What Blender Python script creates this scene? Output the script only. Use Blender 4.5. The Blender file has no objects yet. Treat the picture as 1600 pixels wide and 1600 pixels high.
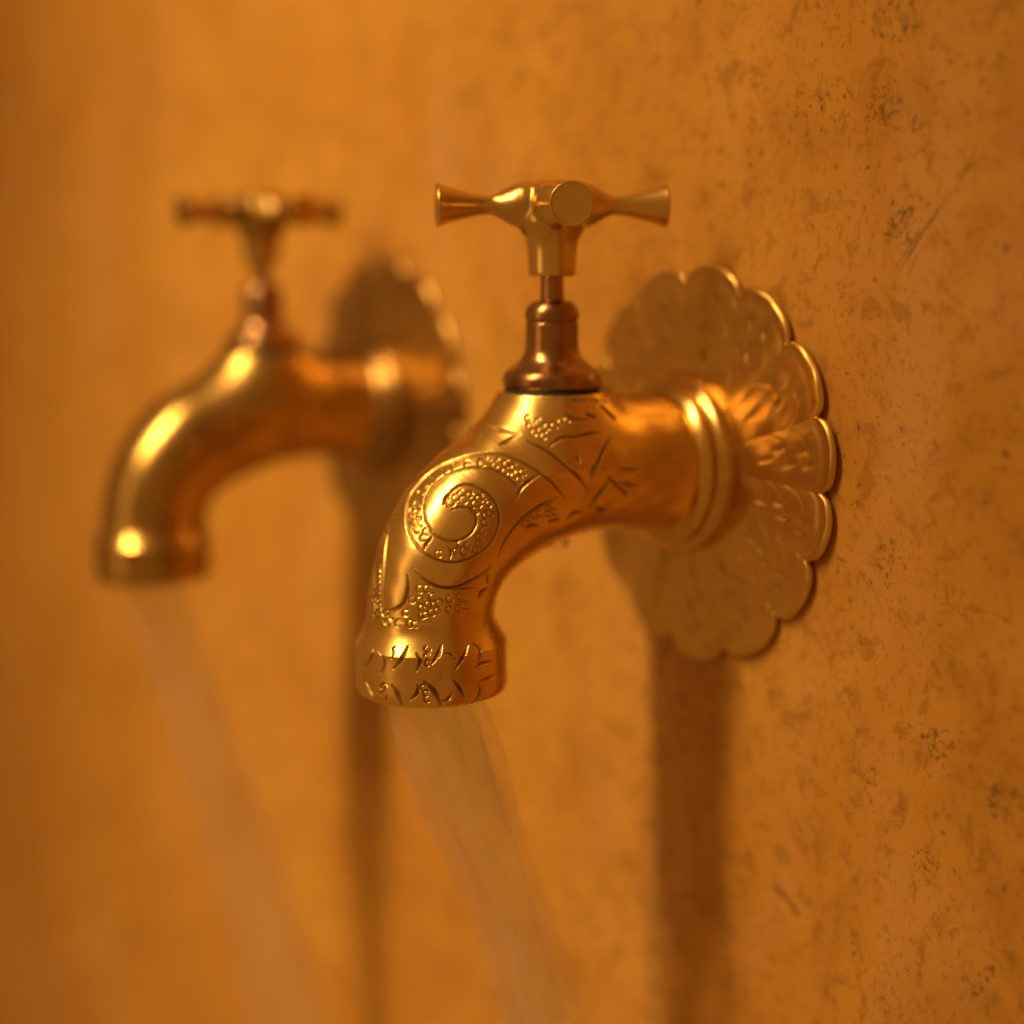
import bpy, bmesh, math, random
import numpy as np
from math import sin, cos, tan, atan, radians, pi, hypot, sqrt
from mathutils import Vector, Matrix

# ------------------------------------------------------------------ camera
W = 1600.0                       # photograph's width in pixels
FPX = 2800.0                     # focal length in those pixels
PHI = radians(32.0)              # angle between the optical axis and the wall
HORIZON = 360.0
TH = atan((800 - HORIZON) / FPX)
FW = np.array([-cos(PHI) * cos(TH), sin(PHI) * cos(TH), -sin(TH)])
RT = np.array([sin(PHI), cos(PHI), 0.0])
UP = np.cross(RT, FW)
PIPE_PX = (1083, 720)            # where the pipe of the near tap leaves the wall
DEPTH0 = FPX * 0.090 / 625       # the 90 mm wall plate is 625 px tall


def ray(u, v):
    return FW + (u - 800) / FPX * RT - (v - 800) / FPX * UP


CAM = -DEPTH0 * ray(*PIPE_PX)


def on_x(u, v, x=0.0):           # point of the plane x = const seen at a pixel (the tap's own mid plane)
    r = ray(u, v)
    return CAM + (x - CAM[0]) / r[0] * r


def on_y(u, v, y=0.0):           # point of the wall seen at a pixel
    r = ray(u, v)
    return CAM + (y - CAM[1]) / r[1] * r


def project(p):
    q = p - CAM
    z = q @ FW
    return 800 + FPX * (q @ RT) / z, 800 - FPX * (q @ UP) / z, z


scn = bpy.context.scene
cam_data = bpy.data.cameras.new('camera')
cam = bpy.data.objects.new('camera', cam_data)
scn.collection.objects.link(cam)
cam.location = CAM
cam.rotation_euler = Matrix((RT, UP, -FW)).transposed().to_euler()
cam_data.sensor_width = 36
cam_data.lens = 36 * FPX / W
cam_data.clip_start = 0.01
cam_data.clip_end = 50
cam_data.dof.use_dof = True
cam_data.dof.focus_distance = 0.3542
cam_data.dof.aperture_fstop = 4.0
cam_data.dof.aperture_blades = 0
scn.camera = cam

# ------------------------------------------------------------------ light
world = bpy.data.worlds.new('World')
scn.world = world
world.use_nodes = True
world.node_tree.nodes['Background'].inputs[0].default_value = (1.0, 0.445, 0.10, 1)
world.node_tree.nodes['Background'].inputs[1].default_value = 0.30


def lamp(name, kind, loc, target, power, color, **kw):
    d = bpy.data.lights.new(name, kind)
    d.energy = power
    d.color = color
    for k, v in kw.items():
        setattr(d, k, v)
    o = bpy.data.objects.new(name, d)
    o.location = loc
    o.rotation_euler = (Vector(target) - Vector(loc)).to_track_quat('-Z', 'Y').to_euler()
    scn.collection.objects.link(o)
    return o


# a ceiling lamp stretched long and narrow to spread its highlights, a small lamp out in the room, and an added soft fill panel
lamp('ceiling_lamp', 'AREA', (-0.025, -0.65, 0.83), (-0.22, -0.02, -0.02), 1.5, (1.0, 0.70, 0.33), shape='RECTANGLE', size=0.022, size_y=0.72, spread=radians(48))
lamp('room_lamp', 'AREA', (-0.02, -0.82, 0.55), (0.0, -0.05, -0.01), 0.95, (1.0, 0.72, 0.36), shape='DISK', size=0.05)
lamp('added_fill', 'AREA', (-0.12, -1.6, 0.12), (-0.08, 0.0, 0.0), 1.3, (1.0, 0.64, 0.27), shape='RECTANGLE', size=0.28, size_y=1.0)  # unseen panel added for the vertical streak on spout and collar

scn.view_settings.view_transform = 'Standard'
scn.view_settings.look = 'None'
scn.view_settings.exposure = 0.16
scn.view_settings.gamma = 1.0
scn.render.film_transparent = False

# ------------------------------------------------------------------ helpers
COL = scn.collection
MM = 0.001


def empty(name, loc=(0, 0, 0)):
    o = bpy.data.objects.new(name, None)
    o.empty_display_size = 0.02
    o.location = loc
    COL.objects.link(o)
    return o


def link(name, me, material, parent=None):
    o = bpy.data.objects.new(name, me)
    COL.objects.link(o)
    o.parent = parent
    if material is not None and not me.materials:
        me.materials.append(material)
    return o


def tag(o, label, cat, group=None):
    o['label'] = label
    o['category'] = cat
    if group:
        o['group'] = group


def mesh_np(name, verts, quads, attrs=None, smooth=True):
    me = bpy.data.meshes.new(name)
    nv, nq = len(verts), len(quads)
    me.vertices.add(nv)
    me.vertices.foreach_set('co', np.ascontiguousarray(verts, dtype=np.float32).ravel())
    me.loops.add(nq * 4)
    me.loops.foreach_set('vertex_index', np.ascontiguousarray(quads, dtype=np.int32).ravel())
    me.polygons.add(nq)
    me.polygons.foreach_set('loop_start', np.arange(nq, dtype=np.int32) * 4)
    me.polygons.foreach_set('loop_total', np.full(nq, 4, dtype=np.int32))
    me.update(calc_edges=True)
    me.validate()
    if smooth:
        me.polygons.foreach_set('use_smooth', np.ones(nq, dtype=bool))
    for k, a in (attrs or {}).items():
        at = me.attributes.new(k, 'FLOAT', 'POINT')
        at.data.foreach_set('value', np.ascontiguousarray(a, dtype=np.float32).ravel())
    return me


def grid_quads(nu, nv, wrap_v=True):
    i = np.arange(nu - 1)[:, None]
    j = np.arange(nv if wrap_v else nv - 1)[None, :]
    j2 = (j + 1) % nv
    return np.stack([i * nv + j, (i + 1) * nv + j, (i + 1) * nv + j2, i * nv + j2], -1).reshape(-1, 4)


def smooth_path(pts, n, iters=4):
    p = np.array(pts, float)
    for _ in range(iters):               # Chaikin, ends kept
        q = np.empty((2 * len(p) - 2, p.shape[1]))
        q[0::2] = .75 * p[:-1] + .25 * p[1:]
        q[1::2] = .25 * p[:-1] + .75 * p[1:]
        p = np.vstack([p[:1], q, p[-1:]])
    s = np.r_[0, np.cumsum(np.linalg.norm(np.diff(p[:, :2], axis=0), axis=1))]
    keep = np.r_[True, np.diff(s) > 1e-9]
    p, s = p[keep], s[keep]
    t = np.linspace(0, s[-1], n)
    return np.stack([np.interp(t, s, p[:, k]) for k in range(p.shape[1])], -1)


def lathe(name, prof, n=96, smooth_angle=35, attr=None):
    """prof: list of (radius, height) in mm, revolved about z; closed on the axis when radius is 0"""
    bm = bmesh.new()
    rings = []
    for r, z in prof:
        if r < 1e-6:
            rings.append([bm.verts.new((0, 0, z * MM))])
        else:
            rings.append([bm.verts.new((r * MM * cos(2 * pi * k / n), r * MM * sin(2 * pi * k / n), z * MM)) for k in range(n)])
    for a, b in zip(rings[:-1], rings[1:]):
        for k in range(n):
            k2 = (k + 1) % n
            if len(a) == 1 and len(b) == 1:
                continue
            if len(a) == 1:
                bm.faces.new((a[0], b[k2], b[k]))
            elif len(b) == 1:
                bm.faces.new((a[k], a[k2], b[0]))
            else:
                bm.faces.new((a[k], a[k2], b[k2], b[k]))
    bmesh.ops.recalc_face_normals(bm, faces=bm.faces)
    me = bpy.data.meshes.new(name)
    for f in bm.faces:
        f.smooth = True
    for e in bm.edges:
        if len(e.link_faces) == 2 and e.calc_face_angle(0) > radians(smooth_angle):
            e.smooth = False
    bm.to_mesh(me)
    bm.free()
    return me


def dense(prof, iters=3):
    """round a profile's corners a little"""
    p = np.array(prof, float)
    for _ in range(iters):
        q = [p[0]]
        for a, b in zip(p[:-1], p[1:]):
            q += [a * .8 + b * .2, a * .2 + b * .8]
        q.append(p[-1])
        p = np.array(q)
    return [tuple(x) for x in p]


# ------------------------------------------------------------------ materials
class NT:
    def __init__(self, name):
        self.m = bpy.data.materials.new(name)
        self.m.use_nodes = True
        self.t = self.m.node_tree
        self.b = self.t.nodes.get('Principled BSDF')
        self.out = self.t.nodes.get('Material Output')

    def n(self, typ, **kw):
        nd = self.t.nodes.new(typ)
        for k, v in kw.items():
            if k.startswith('i_'):
                key = k[2:]
                key = int(key) if key.isdigit() else key.replace('_', ' ')
                self.put(nd.inputs[key], v)
            else:
                setattr(nd, k, v)
        return nd

    def put(self, sock, v):
        if hasattr(v, 'is_linked'):
            self.t.links.new(v, sock)
        else:
            sock.default_value = v

    def math(self, op, a, b=None, c=None, clamp=False):
        nd = self.t.nodes.new('ShaderNodeMath')
        nd.operation = op
        nd.use_clamp = clamp
        for s, v in zip(nd.inputs, (a, b, c)):
            if v is not None:
                self.put(s, v)
        return nd.outputs[0]

    def mix(self, fac, a, b, blend='MIX'):
        nd = self.t.nodes.new('ShaderNodeMix')
        nd.data_type = 'RGBA'
        nd.blend_type = blend
        self.put(nd.inputs[0], fac)
        self.put(nd.inputs[6], a)
        self.put(nd.inputs[7], b)
        return nd.outputs[2]

    def ramp(self, fac, lo, hi, a=0.0, b=1.0):
        nd = self.t.nodes.new('ShaderNodeMapRange')
        nd.interpolation_type = 'SMOOTHSTEP'
        self.put(nd.inputs[0], fac)
        nd.inputs[1].default_value = lo
        nd.inputs[2].default_value = hi
        nd.inputs[3].default_value = a
        nd.inputs[4].default_value = b
        return nd.outputs[0]

    def noise(self, vec, scale, detail=3, rough=.55, dist=0.0):
        nd = self.n('ShaderNodeTexNoise')
        self.put(nd.inputs['Vector'], vec)
        nd.inputs['Scale'].default_value = scale
        nd.inputs['Detail'].default_value = detail
        nd.inputs['Roughness'].default_value = rough
        nd.inputs['Distortion'].default_value = dist
        return nd.outputs[0]

    def scaled(self, vec, s, rot=(0, 0, 0)):
        nd = self.n('ShaderNodeMapping')
        self.put(nd.inputs[0], vec)
        nd.inputs['Rotation'].default_value = rot
        nd.inputs['Scale'].default_value = s
        return nd.outputs[0]


def brass(name, col, dark, rough, groove=False, brush=0.25, patina=0.35, brush_axis=(120, 120, 5200)):
    t = NT(name)
    oc = t.n('ShaderNodeTexCoord').outputs['Object']
    blot = t.noise(oc, 70, 4, .6, .4)
    blot2 = t.noise(oc, 330, 3, .6)
    f = t.ramp(blot, .42, .70)
    f = t.math('MULTIPLY', f, patina)
    c = t.mix(f, (*col, 1), (*dark, 1))
    f2 = t.ramp(blot2, .55, .78, 0, patina * .7)
    c = t.mix(f2, c, (*dark, 1))
    r = t.math('ADD', t.math('MULTIPLY', blot, .22), rough - .10)
    if groove:
        g = t.n('ShaderNodeAttribute', attribute_name='groove').outputs['Fac']
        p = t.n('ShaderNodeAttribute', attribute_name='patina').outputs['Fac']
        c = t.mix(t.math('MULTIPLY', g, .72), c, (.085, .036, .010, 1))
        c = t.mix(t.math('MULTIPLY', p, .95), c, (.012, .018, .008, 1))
        r = t.math('ADD', r, t.math('MULTIPLY', g, .2))
        t.put(t.b.inputs['Metallic'], t.math('SUBTRACT', 1.0, t.math('MULTIPLY', p, .8)))
    else:
        t.b.inputs['Metallic'].default_value = 1.0
    t.put(t.b.inputs['Base Color'], c)
    t.put(t.b.inputs['Roughness'], r)
    br = t.noise(t.scaled(oc, brush_axis), 1.0, 2, .6)
    fine = t.noise(oc, 900, 2, .5)
    scr = t.noise(t.scaled(oc, (900, 240, 60), (.5, .3, .9)), 1.0, 2, .5)
    h = t.math('ADD', t.math('ADD', t.math('MULTIPLY', br, brush), t.math('MULTIPLY', fine, .35)), t.math('MULTIPLY', scr, .25))
    bp = t.n('ShaderNodeBump')
    bp.inputs['Strength'].default_value = .22
    bp.inputs['Distance'].default_value = .00018
    t.put(bp.inputs['Height'], h)
    t.put(t.b.inputs['Normal'], bp.outputs[0])
    return t.m


M_BODY = brass('engraved_brass', (.76, .48, .135), (.38, .185, .045), .27, groove=True)
M_PLATE = brass('plate_brass', (.70, .43, .12), (.42, .21, .05), .34, groove=True, patina=.5, brush_axis=(200, 200, 200))
M_HANDLE = brass('polished_brass', (.70, .46, .14), (.28, .15, .04), .24, patina=.45, brush_axis=(300, 300, 300))
M_CAP = brass('dull_brass', (.62, .38, .11), (.40, .20, .05), .42, patina=.5, brush_axis=(300, 300, 300))
M_COPPER = brass('browned_copper', (.40, .21, .085), (.15, .07, .028), .25, patina=.8, brush_axis=(300, 300, 900))


def simple(name, col, rough, metallic=0.0):
    t = NT(name)
    oc = t.n('ShaderNodeTexCoord').outputs['Object']
    c = t.mix(t.noise(oc, 500, 3), (*col, 1), (*[x * .45 for x in col], 1))
    t.put(t.b.inputs['Base Color'], c)
    t.b.inputs['Roughness'].default_value = rough
    t.b.inputs['Metallic'].default_value = metallic
    return t.m


M_SEAL = simple('verdigris_seal', (.020, .022, .012), .6)
M_BORE = simple('dark_bore', (.10, .05, .015), .6, .6)


def wall_material():
    t = NT('ochre_tadelakt')
    oc = t.n('ShaderNodeTexCoord').outputs['Object']
    big = t.noise(oc, 9, 4, .6, .6)
    mid = t.noise(oc, 38, 5, .62, .5)
    low = t.noise(t.scaled(oc, (1, 1, .35)), 24, 4, .6, .3)
    c = t.mix(t.ramp(big, .34, .66), (.46, .205, .025, 1), (.55, .268, .042, 1))
    c = t.mix(t.ramp(mid, .44, .70, 0, .55), c, (.36, .145, .016, 1))
    c = t.mix(t.ramp(low, .50, .72, 0, .55), c, (.52, .265, .095, 1))
    # fine trowel grain and pits
    grain = t.noise(t.scaled(oc, (1, 1, .8)), 520, 4, .75, .2)
    c = t.mix(t.ramp(grain, .55, .71, 0, .6), c, (.16, .064, .012, 1))
    veins = t.noise(oc, 150, 6, .75, .5)
    c = t.mix(t.ramp(veins, .51, .63, 0, .6), c, (.28, .115, .016, 1))
    speck = t.noise(oc, 420, 4, .7, .25)
    gate = t.ramp(t.noise(oc, 34, 4, .65), .42, .68)
    sp = t.math('MULTIPLY', t.ramp(speck, .595, .645), gate)
    c = t.mix(t.math('MULTIPLY', sp, .85), c, (.07, .034, .012, 1))
    # stains and scratches: masks stored on the wall's fine mesh, broken up by noise
    nz = t.noise(oc, 620, 3, .65, .8)
    st = t.n('ShaderNodeAttribute', attribute_name='stain').outputs['Fac']
    stain = t.math('MULTIPLY', t.ramp(t.math('ADD', nz, t.math('MULTIPLY', st, .10)), .57, .70), t.ramp(st, .05, .6), clamp=True)
    c = t.mix(t.math('MULTIPLY', stain, .6), c, (.060, .040, .018, 1))
    scratch = t.n('ShaderNodeAttribute', attribute_name='scratch').outputs['Fac']
    c = t.mix(t.math('MULTIPLY', scratch, .55), c, (.13, .058, .014, 1))
    t.put(t.b.inputs['Base Color'], c)
    t.put(t.b.inputs['Roughness'], t.ramp(mid, .3, .7, .5, .7))
    t.b.inputs['Specular IOR Level'].default_value = .25
    h = t.math('ADD', t.math('MULTIPLY', mid, .8), t.math('MULTIPLY', grain, .22))
    h = t.math('SUBTRACT', h, t.math('MULTIPLY', sp, .25))
    bp = t.n('ShaderNodeBump')
    bp.inputs['Strength'].default_value = .4
    bp.inputs['Distance'].default_value = .0007
    t.put(bp.inputs['Height'], h)
    t.put(t.b.inputs['Normal'], bp.outputs[0])
    return t.m


def water_material(name, veil=1.0, air=24.0):
    t = NT(name)
    t.t.nodes.remove(t.b)
    oc = t.n('ShaderNodeAttribute', attribute_name='flow').outputs['Vector']
    a = t.noise(t.scaled(oc, (5.5, 1.1, 1)), 1.0, 4, .62, .7)
    b = t.noise(t.scaled(oc, (22, 2.4, 1)), 1.0, 4, .6, .9)
    bub = t.noise(t.scaled(oc, (60, 26, 1)), 1.0, 2, .5)
    streak = t.math('ADD', t.ramp(a, .40, .72, .20, .50), t.ramp(b, .50, .78, 0, .42))
    streak = t.math('ADD', streak, t.ramp(bub, .70, .80, 0, .5))
    streak = t.math('MULTIPLY', streak, veil, clamp=True)
    bp = t.n('ShaderNodeBump')
    bp.inputs['Strength'].default_value = .35
    bp.inputs['Distance'].default_value = .0008
    t.put(bp.inputs['Height'], t.math('ADD', a, t.math('MULTIPLY', b, .4)))
    gl = t.n('ShaderNodeBsdfRefraction')
    gl.inputs['IOR'].default_value = 1.03
    gl.inputs['Roughness'].default_value = .18
    gl.inputs['Color'].default_value = (1, .98, .96, 1)
    t.put(gl.inputs['Normal'], bp.outputs[0])
    gs = t.n('ShaderNodeBsdfGlossy')
    gs.inputs['Roughness'].default_value = .16
    t.put(gs.inputs['Normal'], bp.outputs[0])
    fr = t.n('ShaderNodeFresnel')
    fr.inputs['IOR'].default_value = 1.33
    t.put(fr.inputs['Normal'], bp.outputs[0])
    m1 = t.n('ShaderNodeMixShader')
    t.put(m1.inputs[0], t.math('MULTIPLY', fr.outputs[0], .55))
    t.put(m1.inputs[1], gl.outputs[0])
    t.put(m1.inputs[2], gs.outputs[0])
    tr = t.n('ShaderNodeBsdfTransparent')
    m2 = t.n('ShaderNodeMixShader')
    m2.inputs[0].default_value = .16
    t.put(m2.inputs[1], tr.outputs[0])
    t.put(m2.inputs[2], m1.outputs[0])
    df = t.n('ShaderNodeBsdfDiffuse')
    df.inputs['Color'].default_value = (.86, .69, .61, 1)
    tl = t.n('ShaderNodeBsdfTranslucent')
    tl.inputs['Color'].default_value = (.86, .69, .61, 1)
    m3 = t.n('ShaderNodeMixShader')
    t.put(m3.inputs[1], df.outputs[0])
    t.put(m3.inputs[2], tl.outputs[0])
    m4 = t.n('ShaderNodeMixShader')
    t.put(m4.inputs[0], streak)
    t.put(m4.inputs[1], m2.outputs[0])
    t.put(m4.inputs[2], m3.outputs[0])
    t.put(t.out.inputs[0], m4.outputs[0])
    vol = t.n('ShaderNodeVolumeScatter')              # air bubbles carried along in the water
    vol.inputs['Color'].default_value = (1.0, .86, .76, 1)
    vol.inputs['Density'].default_value = air
    vol.inputs['Anisotropy'].default_value = .1
    t.put(t.out.inputs['Volume'], vol.outputs[0])
    return t.m


# ------------------------------------------------------------------ the wall
rng = np.random.default_rng(7)


def axis(lo, hi, a, b, fine, n0, n1):
    return np.concatenate([np.linspace(lo, a, n0, endpoint=False), np.arange(a, b, fine), np.linspace(b, hi, n1)])


XR = on_y(1600, 800)[0] + .006
gx = axis(-2.6, 1.2, .016, XR, .00026, 150, 40)        # fine where the plaster is near and sharp
gz = axis(-1.1, 1.3, -.132, .118, .00032, 60, 60)
nx, nz_ = len(gx), len(gz)
GX, GZ = np.meshgrid(gx, gz, indexing='ij')
und = np.zeros_like(GX)
for _ in range(26):
    kx, kz = rng.normal(0, 14, 2)
    und += rng.uniform(.3, 1) / (1 + hypot(kx, kz) / 12) * np.sin(kx * GX + kz * GZ + rng.uniform(0, 6.28))
und *= .00042
near = np.exp(-((GX / .10) ** 2 + (GZ / .10) ** 2)) + np.exp(-(((GX + .147) / .10) ** 2 + (GZ / .10) ** 2))
und *= 1 - np.clip(near, 0, 1) * .9
stain = np.zeros_like(GX)
scratch = np.zeros_like(GX)
wob = np.zeros_like(GX)
for _ in range(14):
    kx, kz = rng.normal(0, 700, 2)
    wob += np.sin(kx * GX + kz * GZ + rng.uniform(0, 6.28)) / 14
# (pixel x, pixel y, radius px, strength)
for u, v, ru, k in [(1383, 170, 40, .9), (1330, 148, 22, .5), (1408, 350, 38, .9), (1400, 18, 46, .7), (1460, 1155, 30, 1.2), (1568, 1250, 40, 1.1), (1392, 872, 36, .7),
                    (1445, 1345, 36, .5), (1530, 1545, 40, .6), (1370, 1220, 34, .5), (1352, 262, 6, 1.6), (1504, 104, 6, 1.3), (1545, 143, 6, 1.3), (1478, 365, 8, 1.2), (1070, 1132, 13, .8),
                    (1562, 82, 30, .6), (1350, 540, 30, .3), (1500, 950, 46, .4), (1399, 527, 5, 1.0), (1520, 1200, 8, 1.3), (1476, 1198, 7, 1.3), (1352, 1225, 9, .9), (1305, 263, 7, .9),
                    (1550, 1515, 7, 1.2), (1473, 1300, 8, 1.0)]:
    p = on_y(u, v)
    mm = np.linalg.norm(CAM - p) / FPX
    d = np.hypot((GX - p[0]) / (ru * mm * 1.25), (GZ - p[2]) / (ru * mm)) + wob * .9
    stain = np.maximum(stain, k * np.clip((1.15 - d) / .7, 0, 1))
for pl, wpx, k in [([(1395, 422), (1432, 372), (1448, 352), (1490, 300), (1515, 258), (1524, 226)], 1.8, .8),
                   ([(1404, 424), (1440, 366), (1460, 338)], 2.1, 1), ([(1460, 334), (1478, 304), (1500, 300)], 1.4, .6),
                   ([(1412, 398), (1436, 362)], 1.2, .8), ([(1418, 432), (1432, 398)], 1.4, .6), ([(1212, 1392), (1226, 1404), (1244, 1430)], 9.0, .9),
                   ([(1470, 945), (1530, 957), (1560, 962), (1580, 978)], 1.5, .6), ([(1306, 510), (1318, 548)], 2.0, .4), ([(1303, 950), (1325, 958)], 1.4, .5)]:
    for a, b in zip(pl[:-1], pl[1:]):
        A, B = on_y(*a), on_y(*b)
        w = wpx * np.linalg.norm(CAM - A) / FPX
        vx, vz = B[0] - A[0], B[2] - A[2]
        h = np.clip(((GX - A[0]) * vx + (GZ - A[2]) * vz) / (vx * vx + vz * vz), 0, 1)
        d = np.hypot(GX - A[0] - h * vx, GZ - A[2] - h * vz) + wob * w * .8
        scratch = np.maximum(scratch, k * np.clip((w * 1.15 - d) / (w * .8), 0, 1))
und += scratch * .0003
wv = np.stack([GX, und, GZ], -1).reshape(-1, 3)
wall = link('wall', mesh_np('wall', wv, grid_quads(nx, nz_, False)[:, ::-1], {'stain': stain, 'scratch': scratch}, smooth=True), wall_material())
wall['kind'] = 'structure'
wall['label'] = 'ochre polished plaster wall with dark specks and a diagonal scratch'

# ------------------------------------------------------------------ engraving, traced as strokes
X0, Y0, X1, Y1, SS = 540, 560, 1180, 1125, 3
HM = np.zeros(((Y1 - Y0) * SS, (X1 - X0) * SS), np.float32)
PM = np.zeros_like(HM)


def stroke(pts, w, depth=1.0, taper=.35, target=None, closed=False):
    """pts in photo pixels; w groove width in px"""
    T = HM if target is None else target
    p = smooth_path([(a, b) for a, b in pts], max(8, int(12 * len(pts))), 3) if len(pts) > 2 else np.array(pts, float)
    n = len(p) - 1
    for k in range(n):
        a, b = p[k], p[k + 1]
        s = (k + .5) / n
        e = min(1, min(s, 1 - s) / max(taper, 1e-3))
        ww = w * .88 * (.40 + .60 * e)
        dd = depth * (.45 + .55 * e)
        r = ww * 1.1 + 1
        x0 = int((min(a[0], b[0]) - r - X0) * SS); x1 = int((max(a[0], b[0]) + r - X0) * SS) + 1
        y0 = int((min(a[1], b[1]) - r - Y0) * SS); y1 = int((max(a[1], b[1]) + r - Y0) * SS) + 1
        x0, y0 = max(x0, 0), max(y0, 0)
        x1, y1 = min(x1, T.shape[1]), min(y1, T.shape[0])
        if x1 <= x0 or y1 <= y0:
            continue
        yy, xx = np.mgrid[y0:y1, x0:x1]
        px = xx / SS + X0 - a[0]; py = yy / SS + Y0 - a[1]
        vx, vy = b - a
        L2 = vx * vx + vy * vy + 1e-9
        h = np.clip((px * vx + py * vy) / L2, 0, 1)
        d = np.hypot(px - h * vx, py - h * vy)
        val = dd * np.clip(1 - (d / (ww * .75)) ** 2, 0, 1)
        T[y0:y1, x0:x1] = np.maximum(T[y0:y1, x0:x1], val)


def zoomed(scale, ox, oy):
    return lambda *pts: [(x / scale + ox, y / scale + oy) for x, y in pts]


A2 = zoomed(4.444, 540, 600)
A3 = zoomed(5.333, 540, 880)
A5 = zoomed(7.273, 740, 620)
A4 = zoomed(4.0, 780, 560)
# the big scroll: outer line, inner line
stroke(A2((1530, 800), (1470, 720), (1380, 640), (1270, 560), (1160, 510), (1080, 485), (950, 485), (830, 510), (700, 550), (600, 600), (520, 680), (450, 760),
          (425, 860), (420, 940), (440, 1040), (490, 1120), (560, 1185), (640, 1225), (720, 1240), (800, 1235), (900, 1200), (980, 1140), (1040, 1060), (1070, 960),
          (1065, 880), (1030, 800), (970, 745), (900, 705), (840, 695), (780, 710), (720, 755), (690, 810), (683, 835)), 3.6, .9, .03)
stroke(A2((1210, 725), (1150, 660), (1080, 610), (1000, 585), (900, 575), (800, 590), (700, 630), (620, 690), (570, 760), (545, 850), (550, 930), (590, 1010),
          (650, 1070), (730, 1095), (800, 1085), (870, 1045), (910, 980), (910, 910), (880, 865), (830, 850), (780, 855), (735, 875)), 3.6, .9, .03)
stroke(A2((1185, 805), (1210, 740), (1260, 680), (1350, 630)), 5, 1.1)
stroke(A2((650, 590), (675, 600), (690, 625)), 3.5, .8)
stroke(A2((585, 650), (608, 660), (620, 685)), 3.5, .8)
stroke(A2((550, 1150), (555, 1110), (600, 1065)), 4.5, 1.1)
stroke(A2((720, 1225), (738, 1165), (712, 1130)), 3.5, .8)
stroke(A2((683, 835), (690, 800), (730, 750)), 5, 1.1)
# outer arcs towards the neck
stroke(A5((620, 500), (760, 570), (880, 640), (1000, 740), (1120, 850), (1230, 950), (1300, 1060)), 4.6, 1.0, .2)
stroke(A2((1060, 1200), (1095, 1120), (1130, 1050), (1230, 930), (1340, 850), (1475, 785)), 4.6, 1.0, .2)
stroke(A5((860, 570), (930, 500), (1040, 450), (1170, 455), (1290, 420), (1400, 410), (1450, 435)), 5, 1.0, .2)
stroke(A5((150, 330), (300, 370), (450, 410), (520, 430)), 5, 1.0)
stroke(A5((300, 540), (400, 490), (500, 440)), 5, .8)
stroke(A5((-20, 440), (100, 458)), 4, .8)
for q in ([(1160, 640), (1190, 710), (1215, 760)], [(1390, 740), (1360, 840), (1330, 930)], [(1540, 980), (1420, 1120), (1330, 1240)],
          [(1060, 1390), (1130, 1320), (1250, 1310)], [(1410, 1270), (1490, 1300)], [(600, 1500), (660, 1460), (740, 1470)],
          [(1050, 190), (1120, 250), (1200, 280)], [(1290, 200), (1380, 230)], [(870, 1420), (960, 1400)]):
    stroke(A5(*q), 5, 1.0)
for q in ([(700, 480), (640, 600), (590, 740)], [(740, 780), (810, 790), (880, 800)], [(760, 690), (830, 700), (900, 695)], [(690, 750), (800, 850)],
          [(560, 940), (650, 820), (700, 750)], [(420, 330), (480, 380), (560, 390)], [(640, 300), (720, 380)]):
    stroke(A4(*q), 5, .9)
# below the scroll
stroke(A3((555, 40), (620, 110), (720, 180), (840, 210), (950, 195), (1060, 140), (1170, 75), (1210, 20)), 4.5, 1.1, .3)
stroke(A3((840, 212), (960, 214), (1100, 208)), 3.5, .8)
stroke(A3((1185, 90), (1185, 160)), 3.5, .8)
stroke(A3((1110, 290), (1130, 240), (1190, 205)), 5, 1.1)
stroke(A3((515, 100), (522, 170), (515, 250), (490, 330), (440, 375), (360, 395), (310, 395)), 5, 1.15, .3)
# the band down the outer ridge
stroke(A2((258, 1600), (258, 1450), (265, 1300), (285, 1080), (325, 880), (400, 730), (480, 620), (560, 540), (650, 470)), 3, .8, .1)
stroke(A2((205, 1600), (203, 1450), (205, 1300), (222, 1080), (258, 900), (330, 740), (410, 640)), 3, .8, .1)
stroke(A3((292, 0), (290, 200), (295, 400)), 3, .8, .1)
rs = random.Random(4)


def scale_mark(c, r=6.2, w=2.3, depth=.68):
    a0 = rs.uniform(-.5, .5) + .55
    span = rs.uniform(4.2, 5.6)
    cx, cy = c
    k = rs.uniform(.85, 1.12)
    stroke([(cx + r * k * cos(a0 + span * i / 9), cy + r * k * .95 * sin(a0 + span * i / 9)) for i in range(10)], w, depth, .12)


for c in A2((550, 700), (525, 760), (505, 840), (470, 885), (505, 905), (465, 955), (520, 962), (490, 1010), (562, 1030), (538, 1072), (760, 580), (850, 562), (950, 542),
            (1000, 510), (1040, 556), (1080, 518), (1120, 552), (1110, 602), (1172, 580), (1170, 636), (1232, 612), (1208, 664), (730, 822), (765, 790), (805, 758), (822, 800),
            (862, 768), (905, 830), (932, 795), (965, 778), (958, 862), (1000, 828), (1030, 862), (1005, 895), (978, 915), (972, 965), (960, 1020), (935, 1062), (935, 1105),
            (912, 1152), (850, 1120), (828, 1162), (770, 1162), (800, 1112), (645, 1180), (900, 880)):
    scale_mark(c)
for c in A3((625, 215), (682, 215), (555, 305), (620, 310), (730, 282), (690, 345), (742, 350), (630, 375), (785, 332), (500, 415), (668, 430), (720, 412), (768, 400), (330, 415),
            (380, 430), (352, 487), (442, 500), (540, 505), (580, 512), (960, 282), (868, 385), (945, 377), (1000, 352), (870, 300), (640, 440), (262, 430), (258, 300), (262, 240)):
    scale_mark(c, 6.0)
for c in A5((700, 1340), (760, 1322), (850, 1270), (885, 1235), (930, 1310), (640, 1400), (590, 1442), (860, 1330), (640, 330), (690, 400), (760, 380), (840, 330), (920, 320), (990, 280), (800, 440),
            (1060, 260), (740, 290), (620, 240)):
    scale_mark(c, 5.6)
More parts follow.
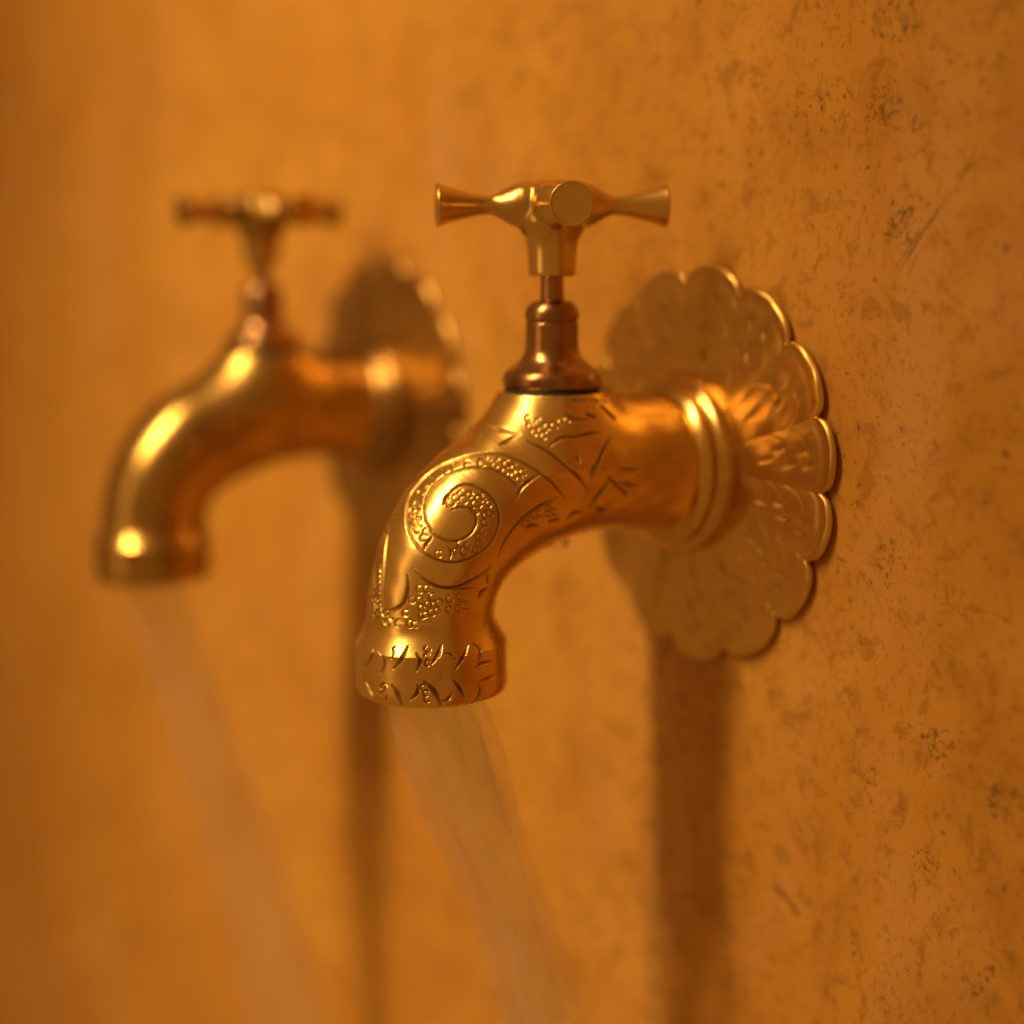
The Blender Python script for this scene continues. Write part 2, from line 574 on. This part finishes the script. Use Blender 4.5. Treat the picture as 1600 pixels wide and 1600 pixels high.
for k in range(15):
    s = k / 14
    p = A2((232 + 0 * s, 1580 - 560 * s))[0] if s < .7 else A2((232 + 190 * (s - .7) / .3, 1188 - 560 * (s - .7) / .3))[0]
    scale_mark(p, 3.6, 1.9, .6)
# collar marks
for q, w in [([(240, 720), (205, 800), (160, 870)], 4), ([(275, 740), (320, 790), (325, 860), (290, 920)], 4), ([(415, 690), (385, 720), (405, 745), (380, 800)], 3.2),
             ([(520, 690), (480, 780), (400, 880)], 6.5), ([(590, 750), (628, 815), (590, 900)], 6.5), ([(800, 680), (775, 760), (720, 840)], 8), ([(820, 745), (880, 750), (930, 820)], 3.5),
             ([(1020, 680), (985, 780), (910, 890)], 6.5), ([(1060, 670), (1120, 705), (1132, 770), (1100, 840)], 6), ([(1075, 875), (1130, 830), (1230, 815)], 5), ([(1285, 690), (1290, 900), (1312, 1020)], 4),
             ([(170, 990), (205, 1050), (240, 1140)], 5), ([(330, 1010), (318, 1060), (265, 1085)], 4), ([(340, 1100), (330, 1130), (352, 1165)], 3.2), ([(385, 1015), (430, 1080), (470, 1190)], 7),
             ([(600, 1010), (605, 1080), (540, 1140)], 6.5), ([(650, 985), (720, 1040), (765, 1110), (798, 1190)], 8), ([(890, 1080), (860, 1135), (805, 1150)], 5.5), ([(895, 970), (955, 1040), (1000, 1140)], 7),
             ([(1105, 990), (1132, 1050), (1110, 1120), (1060, 1160)], 5.5), ([(1110, 985), (1180, 965), (1260, 930)], 5)]:
    stroke(A3(*q), w * .85, 1.15 if w > 6 else .95, .45)
for c in A3((682, 712), (678, 775), (685, 835), (650, 1040), (672, 1085), (678, 1135), (318, 1030)):
    scale_mark(c, 5.2, 2.6, .8)
# verdigris under the bonnet
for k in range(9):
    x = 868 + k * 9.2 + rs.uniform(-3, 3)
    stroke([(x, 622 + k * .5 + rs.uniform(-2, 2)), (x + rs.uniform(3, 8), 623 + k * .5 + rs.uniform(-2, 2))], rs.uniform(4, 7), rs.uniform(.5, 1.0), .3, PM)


def sample(H, u, v):
    x = np.clip((u - X0) * SS, 0, H.shape[1] - 1.001)
    y = np.clip((v - Y0) * SS, 0, H.shape[0] - 1.001)
    i, j = y.astype(int), x.astype(int)
    fy, fx = y - i, x - j
    r = H[i, j] * (1 - fy) * (1 - fx) + H[i, j + 1] * (1 - fy) * fx + H[i + 1, j] * fy * (1 - fx) + H[i + 1, j + 1] * fy * fx
    inside = (u > X0) & (u < X1 - 1) & (v > Y0) & (v < Y1 - 1)
    return r * inside


def engrave(P, N, mirror, depth):
    """P, N: arrays of points and normals of the near tap; returns the displaced points and the two masks"""
    Q, M = mirror(P, N)
    u, v, z = project(Q)
    vd = CAM - Q
    vd /= np.linalg.norm(vd, axis=1)[:, None]
    face = np.clip(((vd * M).sum(1) - .06) / .16, 0, 1)
    g = sample(HM, u, v) * face
    p = sample(PM, u, v) * face
    return P - N * (g * depth)[:, None], np.clip(g, 0, 1), np.clip(p, 0, 1)


def grid_normals(P):
    du = np.gradient(P, axis=0)
    dv = np.roll(P, -1, 1) - np.roll(P, 1, 1)
    n = np.cross(du, dv)
    n /= np.linalg.norm(n, axis=2)[:, :, None] + 1e-12
    return n


# ------------------------------------------------------------------ tap body: a bent tube with a boss under the bonnet
BON = on_x(862, 611)                      # centre of the bonnet's seat
BY, BZ = BON[1], BON[2]
ctr = [(1054, 722, 124), (1040, 722, 116), (1022, 721, 109), (1000, 720, 105.5), (960, 721, 105), (915, 724, 106), (870, 732, 108), (825, 748, 109), (780, 772, 108), (738, 805, 106), (705, 845, 103),
       (686, 885, 101), (676, 925, 99.5), (672, 960, 99), (672, 985, 99)]
path = []
for u, v, r in ctr:
    p = on_x(u, v)
    path.append((p[1], p[2], r * ((p - CAM) @ FW) / FPX))
NU, NV = 760, 560
cp = smooth_path(path, NU, 3)
tan_ = np.gradient(cp[:, :2], axis=0)
tan_ /= np.linalg.norm(tan_, axis=1)[:, None]
nor = np.stack([tan_[:, 1], -tan_[:, 0]], -1)      # in-plane normal
ang = np.linspace(0, 2 * pi, NV, endpoint=False)
P = np.zeros((NU, NV, 3))
P[:, :, 0] = cp[:, 2:3] * np.sin(ang)[None]
P[:, :, 1] = cp[:, 0:1] + cp[:, 2:3] * np.cos(ang)[None] * nor[:, 0:1]
P[:, :, 2] = cp[:, 1:2] + cp[:, 2:3] * np.cos(ang)[None] * nor[:, 1:2]
TN = np.zeros_like(P)
TN[:, :, 0] = np.sin(ang)[None]
TN[:, :, 1] = np.cos(ang)[None] * nor[:, 0:1]
TN[:, :, 2] = np.cos(ang)[None] * nor[:, 1:2]


def boss(q):
    rho = np.hypot(q[..., 0], q[..., 1] - BY)
    h = BZ - q[..., 2]
    R = .0112 + np.clip(h, 0, .03) * .28
    return np.maximum(np.maximum((rho - R) * .96, -h), h - .013)


tt = np.zeros((NU, NV))
K = .0075
for _ in range(24):
    db = boss(P + TN * tt[..., None])
    hh = np.clip(K - np.abs(tt - db), 0, None) / K
    f = np.minimum(tt, db) - hh * hh * K * .25
    tt -= f * .7
tt = np.clip(tt, 0, .008)
up = P[..., 2] > cp[:, 1:2] - .004
tt *= np.clip((P[..., 2] - cp[:, 1:2] + .006) / .006, 0, 1)
P = P + TN * tt[..., None]
P[..., 2] = np.where(np.hypot(P[..., 0], P[..., 1] - BY) < .0115, np.minimum(P[..., 2], BZ), P[..., 2])
GN = grid_normals(P)
if (GN * TN).sum() < 0:
    GN = -GN
flip_body = (np.cross(P[1, 0] - P[0, 0], P[0, 1] - P[0, 0]) @ TN[0, 0]) < 0


RIDGE = -.0052                             # the engraved band runs a little off the mid plane


def mirror_x(Pv, Nv):
    back = Pv[:, 0] < RIDGE
    Q, M = Pv.copy(), Nv.copy()
    Q[:, 0] = np.where(back, 2 * RIDGE - Q[:, 0], Q[:, 0])
    M[:, 0] = np.where(back, -M[:, 0], M[:, 0])
    return Q, M


EP, G_, PT_ = engrave(P.reshape(-1, 3), GN.reshape(-1, 3), mirror_x, .00042)
EP = EP.reshape(NU, NV, 3)
G_ = G_.reshape(NU, NV)
PT_ = PT_.reshape(NU, NV)
# hand-finished surface: very slight waviness
EP += GN * (.00006 * (np.sin(EP[..., 2] * 900 + EP[..., 0] * 500) * np.sin(EP[..., 1] * 700 + 1)))[..., None]


def body_mesh(name, stretch=0.0, step=1):
    Q = (EP if step == 1 else P)[::step, ::step].copy()
    if stretch:
        s = np.clip((-Q[..., 1] - .044) / .022, 0, 1)
        Q[..., 1] -= stretch * s * s * (3 - 2 * s)
    nu, nv = Q.shape[:2]
    q = grid_quads(nu, nv)
    if flip_body:
        q = q[:, ::-1]
    return mesh_np(name, Q.reshape(-1, 3), q, {'groove': G_[::step, ::step] * (step == 1), 'patina': PT_[::step, ::step]})


# ------------------------------------------------------------------ outlet collar: a lathe about the spout's end, engraved
CT = on_x(672.5, 955)
CB = on_x(675.5, 1078)
cax = CB - CT
CL = np.linalg.norm(cax)
cax /= CL
cz = -cax
cx_ = np.array([1.0, 0, 0])
cy_ = np.cross(cz, cx_)
cy_ /= np.linalg.norm(cy_)
mmpx = ((CB - CAM) @ FW) / FPX
prof = [(97, -6), (99.5, 0), (99.6, 7), (101, 13), (104.5, 21), (110, 31), (114.5, 38.5), (117.6, 43.2), (118.3, 44.6), (117.6, 47), (117.6, 60), (117.8, 75), (118, 90), (118, 104), (117.5, 112), (115, 118.5), (110, 121.5),
        (103, 122.5), (96, 122.5), (93, 121), (91.5, 117), (91, 105), (90.5, 80)]
pr = smooth_path([(a * mmpx, b * mmpx) for a, b in prof], 420, 2)
nv = 720
ang2 = np.linspace(0, 2 * pi, nv, endpoint=False)
kpx = CL / (123 * mmpx)
CP = (CT[None, None] + cax[None, None] * (pr[:, 1] * kpx)[:, None, None]
      + pr[:, 0][:, None, None] * (np.cos(ang2)[None, :, None] * cx_ + np.sin(ang2)[None, :, None] * cy_))
CN = grid_normals(CP)
axpt = CT[None, None] + cax * (((CP - CT) @ cax)[..., None])
mid = 150
if ((CN[mid] * (CP[mid] - axpt[mid])).sum()) < 0:
    CN = -CN
    flip_c = True
else:
    flip_c = False
vdc = CAM - CB
vdc /= np.linalg.norm(vdc)


def mirror_c(Pv, Nv):
    ax = CT + ((Pv - CT) @ cax)[:, None] * cax
    rad = Pv - ax
    back = (rad @ vdc) < 0
    s = np.where(back, -1.0, 1.0)[:, None]
    Nax = (Nv @ cax)[:, None] * cax
    return ax + rad * s, Nax + (Nv - Nax) * s


EC, GC_, PC_ = engrave(CP.reshape(-1, 3), CN.reshape(-1, 3), mirror_c, .00050)
outer = np.repeat(np.arange(420) < 330, nv)
EC = np.where(outer[:, None], EC, CP.reshape(-1, 3))
GC_ = GC_ * outer


def collar_mesh(name, stretch=0.0, step=1):
    Q = (EC if step == 1 else CP).reshape(420, nv, 3)[::step, ::step].copy()
    Q[..., 1] -= stretch
    q = grid_quads(Q.shape[0], Q.shape[1])
    q = q[:, ::-1] if not flip_c else q
    return mesh_np(name, Q.reshape(-1, 3), q, {'groove': GC_.reshape(420, nv)[::step, ::step] * (step == 1), 'patina': np.zeros((420, nv))[::step, ::step]})


# ------------------------------------------------------------------ wall plate: scalloped, embossed sheet
PLX = .0040
cusp_px = [(1153, 461), (1222, 545), (1263, 656), (1279, 771), (1258, 875), (1207, 959), (1128, 1013)]
cusp = []
for u, v in cusp_px:
    p = on_y(u, v, -.0019)
    cusp.append(math.degrees(math.atan2(p[2], p[0] - PLX)))
first, last = cusp[0], cusp[-1] + 360
cusps = sorted([c % 360 for c in cusp] + [(first + (last - first) * k / 8) % 360 for k in range(1, 8)])


def plate_mesh(name, rot=0.0, nr=170, na=1500, seed=3):
    r_ = random.Random(seed)
    a = np.linspace(0, 360, na, endpoint=False)
    cs = np.array([cusps[-1] - 360] + cusps + [cusps[0] + 360])
    idx = np.searchsorted(cs, a, side='right') - 1
    t = (a - cs[idx]) / (cs[idx + 1] - cs[idx])
    lob = np.sqrt(np.clip(1 - (2 * t - 1) ** 2, 0, 1))
    R = .0400 + .0046 * lob ** .9 + .0005 * np.sin(np.radians(a * 3 + 40))
    # smooth only a little at the cusps
    R = (np.roll(R, 1) + 2 * R + np.roll(R, -1)) / 4
    s = np.concatenate([np.linspace(.30, .90, nr - 62), np.linspace(.902, 1.0, 62)])
    S, T = np.meshgrid(s, t, indexing='ij')
    LB = np.repeat(lob[None], len(s), 0)
    rr = S * R[None]
    h = .0019 + .0022 * (1 - S)                                   # gentle dome
    # rolled lip at the edge
    h += .00028 * np.exp(-((S - .978) / .013) ** 2)
    h -= .00012 * np.exp(-((S - .93) / .02) ** 2)
    # petals: each lobe domed, creased at its ends
    w = np.clip((S - .45) / .4, 0, 1)
    h += w * .00030 * (LB ** 2 - .6)
    # arcs following the scallop inside each petal, and short gouges
    arc = (S - (.74 + .10 * LB))
    h -= .00007 * np.exp(-(arc / .012) ** 2)
    arc2 = (S - (.60 + .09 * LB))
    h -= .00007 * np.exp(-(arc2 / .012) ** 2)
    groove = np.exp(-(arc / .012) ** 2) * .2 + np.exp(-(arc2 / .012) ** 2) * .15
    for k in range(len(cs) - 1):
        for (sc, tc, ln) in [(.84, .36, .035), (.80, .56, .04), (.70, .42, .04), (.66, .62, .035), (.55, .5, .05)]:
            sc += r_.uniform(-.02, .02); tc += r_.uniform(-.05, .05)
            m = (idx == k)[None] * np.exp(-((S - sc) / ln) ** 2 - (((T - tc) - (S - sc) * .8) / .055) ** 2)
            h -= .00032 * m
            groove = np.maximum(groove, m * .6)
    # hammered unevenness
    A = np.radians(a)[None]
    xx, zz = rr * np.cos(A), rr * np.sin(A)
    for _ in range(22):
        kx, kz = r_.gauss(0, 420), r_.gauss(0, 420)
        h += .00003 * np.sin(kx * xx + kz * zz + r_.uniform(0, 6.28))
    # edge turned down to the wall, rounded
    edge = np.clip((S - .985) / .015, 0, 1)
    h = h * np.sqrt(np.clip(1 - edge ** 2 * .45, 0, 1))
    V = np.stack([xx + PLX, -h, zz], -1)
    skirt = V[-1:].copy()
    skirt[..., 0] = (skirt[..., 0] - PLX) * .996 + PLX
    skirt[..., 2] *= .996
    skirt[..., 1] = -.0011
    back = skirt.copy()
    back[..., 0] = (back[..., 0] - PLX) * .90 + PLX
    back[..., 2] *= .90
    back[..., 1] = -.00105
    foot = back.copy()
    foot[..., 1] = .0008
    V = np.concatenate([V, skirt, back, foot], 0)
    groove = np.concatenate([np.clip(groove, 0, 1) * .7, np.zeros((3, na))], 0)
    q = grid_quads(V.shape[0], na)
    me = mesh_np(name, V.reshape(-1, 3), q, {'groove': groove, 'patina': np.zeros_like(groove)})
    bm = bmesh.new(); bm.from_mesh(me)
    bmesh.ops.recalc_face_normals(bm, faces=bm.faces)
    if sum(f.normal.y for f in list(bm.faces)[:2000]) > 0:
        bmesh.ops.reverse_faces(bm, faces=bm.faces)
    bm.to_mesh(me); bm.free()
    return me


# ------------------------------------------------------------------ shared lathes (built about z, then turned)
flange_prof = dense([(13, 1.6), (19.4, 1.6), (20.2, 2.6), (20.5, 4.4), (20.0, 6.2), (18.9, 7.0), (18.3, 7.6), (18.6, 8.4), (18.5, 9.4), (17.6, 10.2), (16.6, 10.9), (14.0, 11.2)])
me_flange = lathe('flange', flange_prof, 160)
SP = ((BON - CAM) @ FW) / FPX * 1000       # mm per pixel at the bonnet


def zpx(y):
    return (on_x(862, y)[2] - BZ) * 1000


bon_prof = dense([(70, 604), (75.5, 603.5), (77.5, 597), (76.5, 588), (72.5, 580), (66, 575), (57, 569), (49, 561.5), (44, 553), (41.5, 545), (41, 525), (41, 506), (39.6, 503), (39.8, 501), (42, 498.5),
                  (42.5, 490), (40, 481), (34, 473.5), (26, 469), (17, 467)], 2)
me_bonnet = lathe('bonnet', [(r * SP, zpx(y)) for r, y in bon_prof], 128)
me_seal = lathe('seal_ring', [(r * SP, zpx(y)) for r, y in dense([(60, 616), (73, 616), (75, 611), (74.4, 605), (60, 603)], 2)], 96)
me_stem = lathe('stem', [(r * SP, zpx(y)) for r, y in dense([(17, 480), (18.4, 470), (18.4, 464), (18.0, 455), (18.0, 440), (18.0, 424), (12, 420)], 1)], 64)
HZ = zpx(321)
AR = SP * .985
hub_prof = [(0, 432), (30, 432), (35.5, 431.5), (36.8, 429), (37.2, 415), (37.8, 398), (38.8, 388), (41, 376), (47, 364), (54, 354), (57, 343), (55, 325), (50, 305), (43, 291), (30, 283.5), (15, 280.5), (0, 280)]
bulge = [(0, 0), (34, 0), (35, 10), (37.4, 26), (38, 38), (36.4, 50), (32, 62), (25, 75), (18.6, 86), (15.4, 94), (14.6, 99), (14, 104), (0, 104)]
arm_prof = [(12, 84), (14.9, 92), (14.6, 98), (14.7, 104), (15.6, 113), (18, 126), (21.5, 140), (25.6, 154), (29.6, 167), (32, 174.5), (33.3, 178), (33.5, 180), (32.8, 181.4), (31, 181.9), (29.6, 181.5), (28.8, 181.1), (20, 181.7), (0, 182.2)]


def hub_mesh():
    bm = bmesh.new()
    parts = [(lathe('tmp', [(r * SP, zpx(y) - HZ) for r, y in dense(hub_prof, 2)], 96), Matrix())]
    for k in range(4):
        m = Matrix.Rotation(k * pi / 2, 4, 'Z') @ Matrix.Rotation(pi / 2, 4, 'Y')
        parts.append((lathe('tmp', [(r * AR, s * AR) for r, s in bulge], 72), m))
    for me, m in parts:
        me.transform(m)
        bm.from_mesh(me)
        bpy.data.meshes.remove(me)
    bmesh.ops.recalc_face_normals(bm, faces=bm.faces)
    me = bpy.data.meshes.new('tmp_hub')
    bm.to_mesh(me); bm.free()
    o = bpy.data.objects.new('tmp_hub', me)
    COL.objects.link(o)
    md = o.modifiers.new('r', 'REMESH'); md.mode = 'VOXEL'; md.voxel_size = .00022; md.use_smooth_shade = True
    ms = o.modifiers.new('s', 'SMOOTH'); ms.factor = .5; ms.iterations = 24
    bpy.context.view_layer.update()
    ev = o.evaluated_get(bpy.context.evaluated_depsgraph_get())
    res = bpy.data.meshes.new_from_object(ev)
    res.name = 'hub'
    bpy.data.objects.remove(o)
    bpy.data.meshes.remove(me)
    for p in res.polygons:
        p.use_smooth = True
    return res


me_hub = hub_mesh()
me_arm = lathe('handle_arm', [(r * AR, s * AR) for r, s in dense(arm_prof, 2)], 96, 50)
Y_TURN = Matrix.Rotation(pi / 2, 4, 'X')          # z axis of a lathe -> -y, out of the wall


def build_tap(x, yaw_front, body, collar, plate, mats, label):
    M_BODY, M_BODY_PLAIN, M_PLATE, M_HANDLE = mats
    t = empty('water_tap', (x, 0, 0))
    tag(t, label, 'tap', 'brass taps on the plaster wall')
    link('wall_plate', plate, M_PLATE, t)
    fl = link('flange', me_flange.copy(), M_BODY_PLAIN, t)
    fl.matrix_local = Y_TURN
    bd = link('spout_body', body, M_BODY, t)
    link('outlet_collar', collar, M_BODY, t)
    bo = link('bonnet', me_bonnet, M_COPPER, t)
    bo.location = (0, BY, BZ)
    sl = link('seal_ring', me_seal, M_SEAL, bo)
    st = link('stem', me_stem, M_COPPER, t)
    st.location = (0, BY, BZ)
    hd = link('handle', me_hub.copy(), M_HANDLE, t)
    hd.location = (0, BY, BZ + HZ * MM)
    hd.rotation_euler = (0, 0, yaw_front)
    arm = me_arm.copy()
    for k in range(4):
        a = link('handle_arm', arm, M_HANDLE, hd)
        a.matrix_local = Matrix.Rotation(k * pi / 2, 4, 'Z') @ Matrix.Rotation(pi / 2, 4, 'Y')
    return t


M_BODY_PLAIN = brass('plain_brass', (.72, .45, .13), (.38, .19, .045), .22, patina=.5, brush_axis=(200, 200, 200))


def yaw_towards(x, off_deg):
    """front arm points at the camera, turned off_deg towards the picture's right"""
    c = CAM - np.array([x, BY, 0])
    return math.atan2(c[1], c[0]) + radians(off_deg)


S2 = .148
MATS_NEAR = (M_BODY, M_BODY_PLAIN, M_PLATE, M_HANDLE)
MATS_FAR = (brass('dimmed_brass', (.47, .285, .075), (.22, .11, .028), .26, groove=True, patina=.7),  # darker copies of the near tap's brass: weaker reflections put into the colour
            brass('dimmed_plain', (.47, .285, .075), (.22, .11, .028), .24, patina=.7, brush_axis=(200, 200, 200)),
            brass('dimmed_plate', (.54, .32, .085), (.28, .135, .03), .36, groove=True, patina=.7, brush_axis=(200, 200, 200)),
            brass('dimmed_handle', (.50, .31, .085), (.20, .10, .028), .26, patina=.7, brush_axis=(300, 300, 300)))
near_tap = build_tap(0, yaw_towards(0, 9.0), body_mesh('spout_body'), collar_mesh('outlet_collar'), plate_mesh('wall_plate'), MATS_NEAR,
                     'sharp engraved brass tap in front, with scroll pattern and scalloped wall plate')
far_tap = build_tap(-S2, yaw_towards(-S2, 29.0), body_mesh('spout_body_far', .0048, 2), collar_mesh('outlet_collar_far', .0048, 2), plate_mesh('wall_plate_far', 0, 110, 900, 9), MATS_FAR,
                    'blurred brass tap farther along the wall, at the left')

# a drop hanging under the near tap's body
dp = on_x(869, 846)
me_drop = lathe('water_drop', [(0, 2.4), (1.6, 1.8), (2.5, .9), (2.9, 0), (2.7, -.7), (1.9, -1.4), (.9, -1.75), (0, -1.85)], 40)
t = NT('clear_water')
t.b.inputs['Base Color'].default_value = (.96, .93, .9, 1)
t.b.inputs['Roughness'].default_value = .03
t.b.inputs['IOR'].default_value = 1.33
t.b.inputs['Transmission Weight'].default_value = 1
drop = link('water_drop', me_drop, t.m)
drop.location = dp
tag(drop, 'small water drop hanging under the near tap body', 'water drop')


# ------------------------------------------------------------------ running water
def stream(name, pts, dx, dy, mat, seed, label):
    """pts: (u, v, half width px) in the mid plane of the near tap"""
    r_ = random.Random(seed)
    pp = []
    for u, v, w in pts:
        p = on_x(u, v)
        pp.append((p[1] + dy, p[2], w * ((p - CAM) @ FW) / FPX))
    n, m = 260, 128
    c = smooth_path(pp, n, 3)
    tn = np.gradient(c[:, :2], axis=0); tn /= np.linalg.norm(tn, axis=1)[:, None]
    no = np.stack([tn[:, 1], -tn[:, 0]], -1)
    a = np.linspace(0, 2 * pi, m, endpoint=False)
    s = np.linspace(0, 1, n)[:, None]
    rad = np.ones((n, m))
    for _ in range(11):
        k = r_.randint(2, 11)
        rad += r_.uniform(.02, .075) * np.clip(s * 6, .25, 1) * np.sin(k * a[None] + r_.uniform(-5, 5) * s + r_.uniform(0, 6.28) + .8 * np.sin(s * r_.uniform(4, 16) + r_.uniform(0, 6)))
    rad += .05 * np.sin(s * 21 + 2 * np.sin(a[None])) * np.clip(s * 3, 0, 1)
    flat = 1 - .45 * np.clip(s * 3, 0, 1)
    V = np.zeros((n, m, 3))
    V[..., 0] = dx + rad * c[:, 2:3] * np.sin(a)[None] * flat
    V[..., 1] = c[:, 0:1] + rad * c[:, 2:3] * np.cos(a)[None] * no[:, 0:1]
    V[..., 2] = c[:, 1:2] + rad * c[:, 2:3] * np.cos(a)[None] * no[:, 1:2]
    V = np.concatenate([V.mean(1, keepdims=True)[:1].repeat(m, 1), V, V.mean(1, keepdims=True)[-1:].repeat(m, 1)], 0)   # closed ends
    V[0] += (V[1] - V[0]) * .02
    V[-1] += (V[-2] - V[-1]) * .02
    n += 2
    s = np.linspace(0, 1, n)[:, None]
    me = mesh_np(name, V.reshape(-1, 3), grid_quads(n, m))
    at = me.attributes.new('flow', 'FLOAT_VECTOR', 'POINT')
    fl = np.stack([np.repeat((a[None] / (2 * pi)), n, 0), np.repeat(s * 6 + seed, m, 1), np.zeros((n, m))], -1)
    fl[..., 0] = np.abs(fl[..., 0] * 2 - 1)          # no seam
    at.data.foreach_set('vector', fl.astype(np.float32).ravel())
    bm = bmesh.new(); bm.from_mesh(me)
    bmesh.ops.holes_fill(bm, edges=[e for e in bm.edges if e.is_boundary], sides=0)
    bmesh.ops.recalc_face_normals(bm, faces=bm.faces)
    bm.to_mesh(me); bm.free()
    o = link(name, me, mat)
    tag(o, label, 'water', 'water running from the taps')
    return o


M_W1 = water_material('running_water', .45, 18.0)
M_W2 = water_material('running_water_far', .28, 13.0)
stream('water_stream', [(673, 1050, 74), (674, 1085, 73), (684, 1120, 71), (705, 1180, 66), (732, 1250, 58), (760, 1320, 52), (788, 1400, 50), (815, 1480, 52), (838, 1560, 55), (858, 1640, 58), (880, 1750, 60), (905, 1900, 62), (940, 2150, 66)],
       0, 0, M_W1, 2, 'pale stream of water pouring from the sharp front tap')
stream('water_stream', [(673, 1050, 62), (674, 1085, 62), (684, 1140, 62), (706, 1230, 62), (740, 1330, 60), (775, 1440, 58), (808, 1550, 60), (838, 1660, 64), (862, 1760, 66), (890, 1900, 70), (925, 2100, 76), (965, 2400, 84)],
       -S2, -.0048, M_W2, 5, 'faint blurred stream of water pouring from the far left tap')
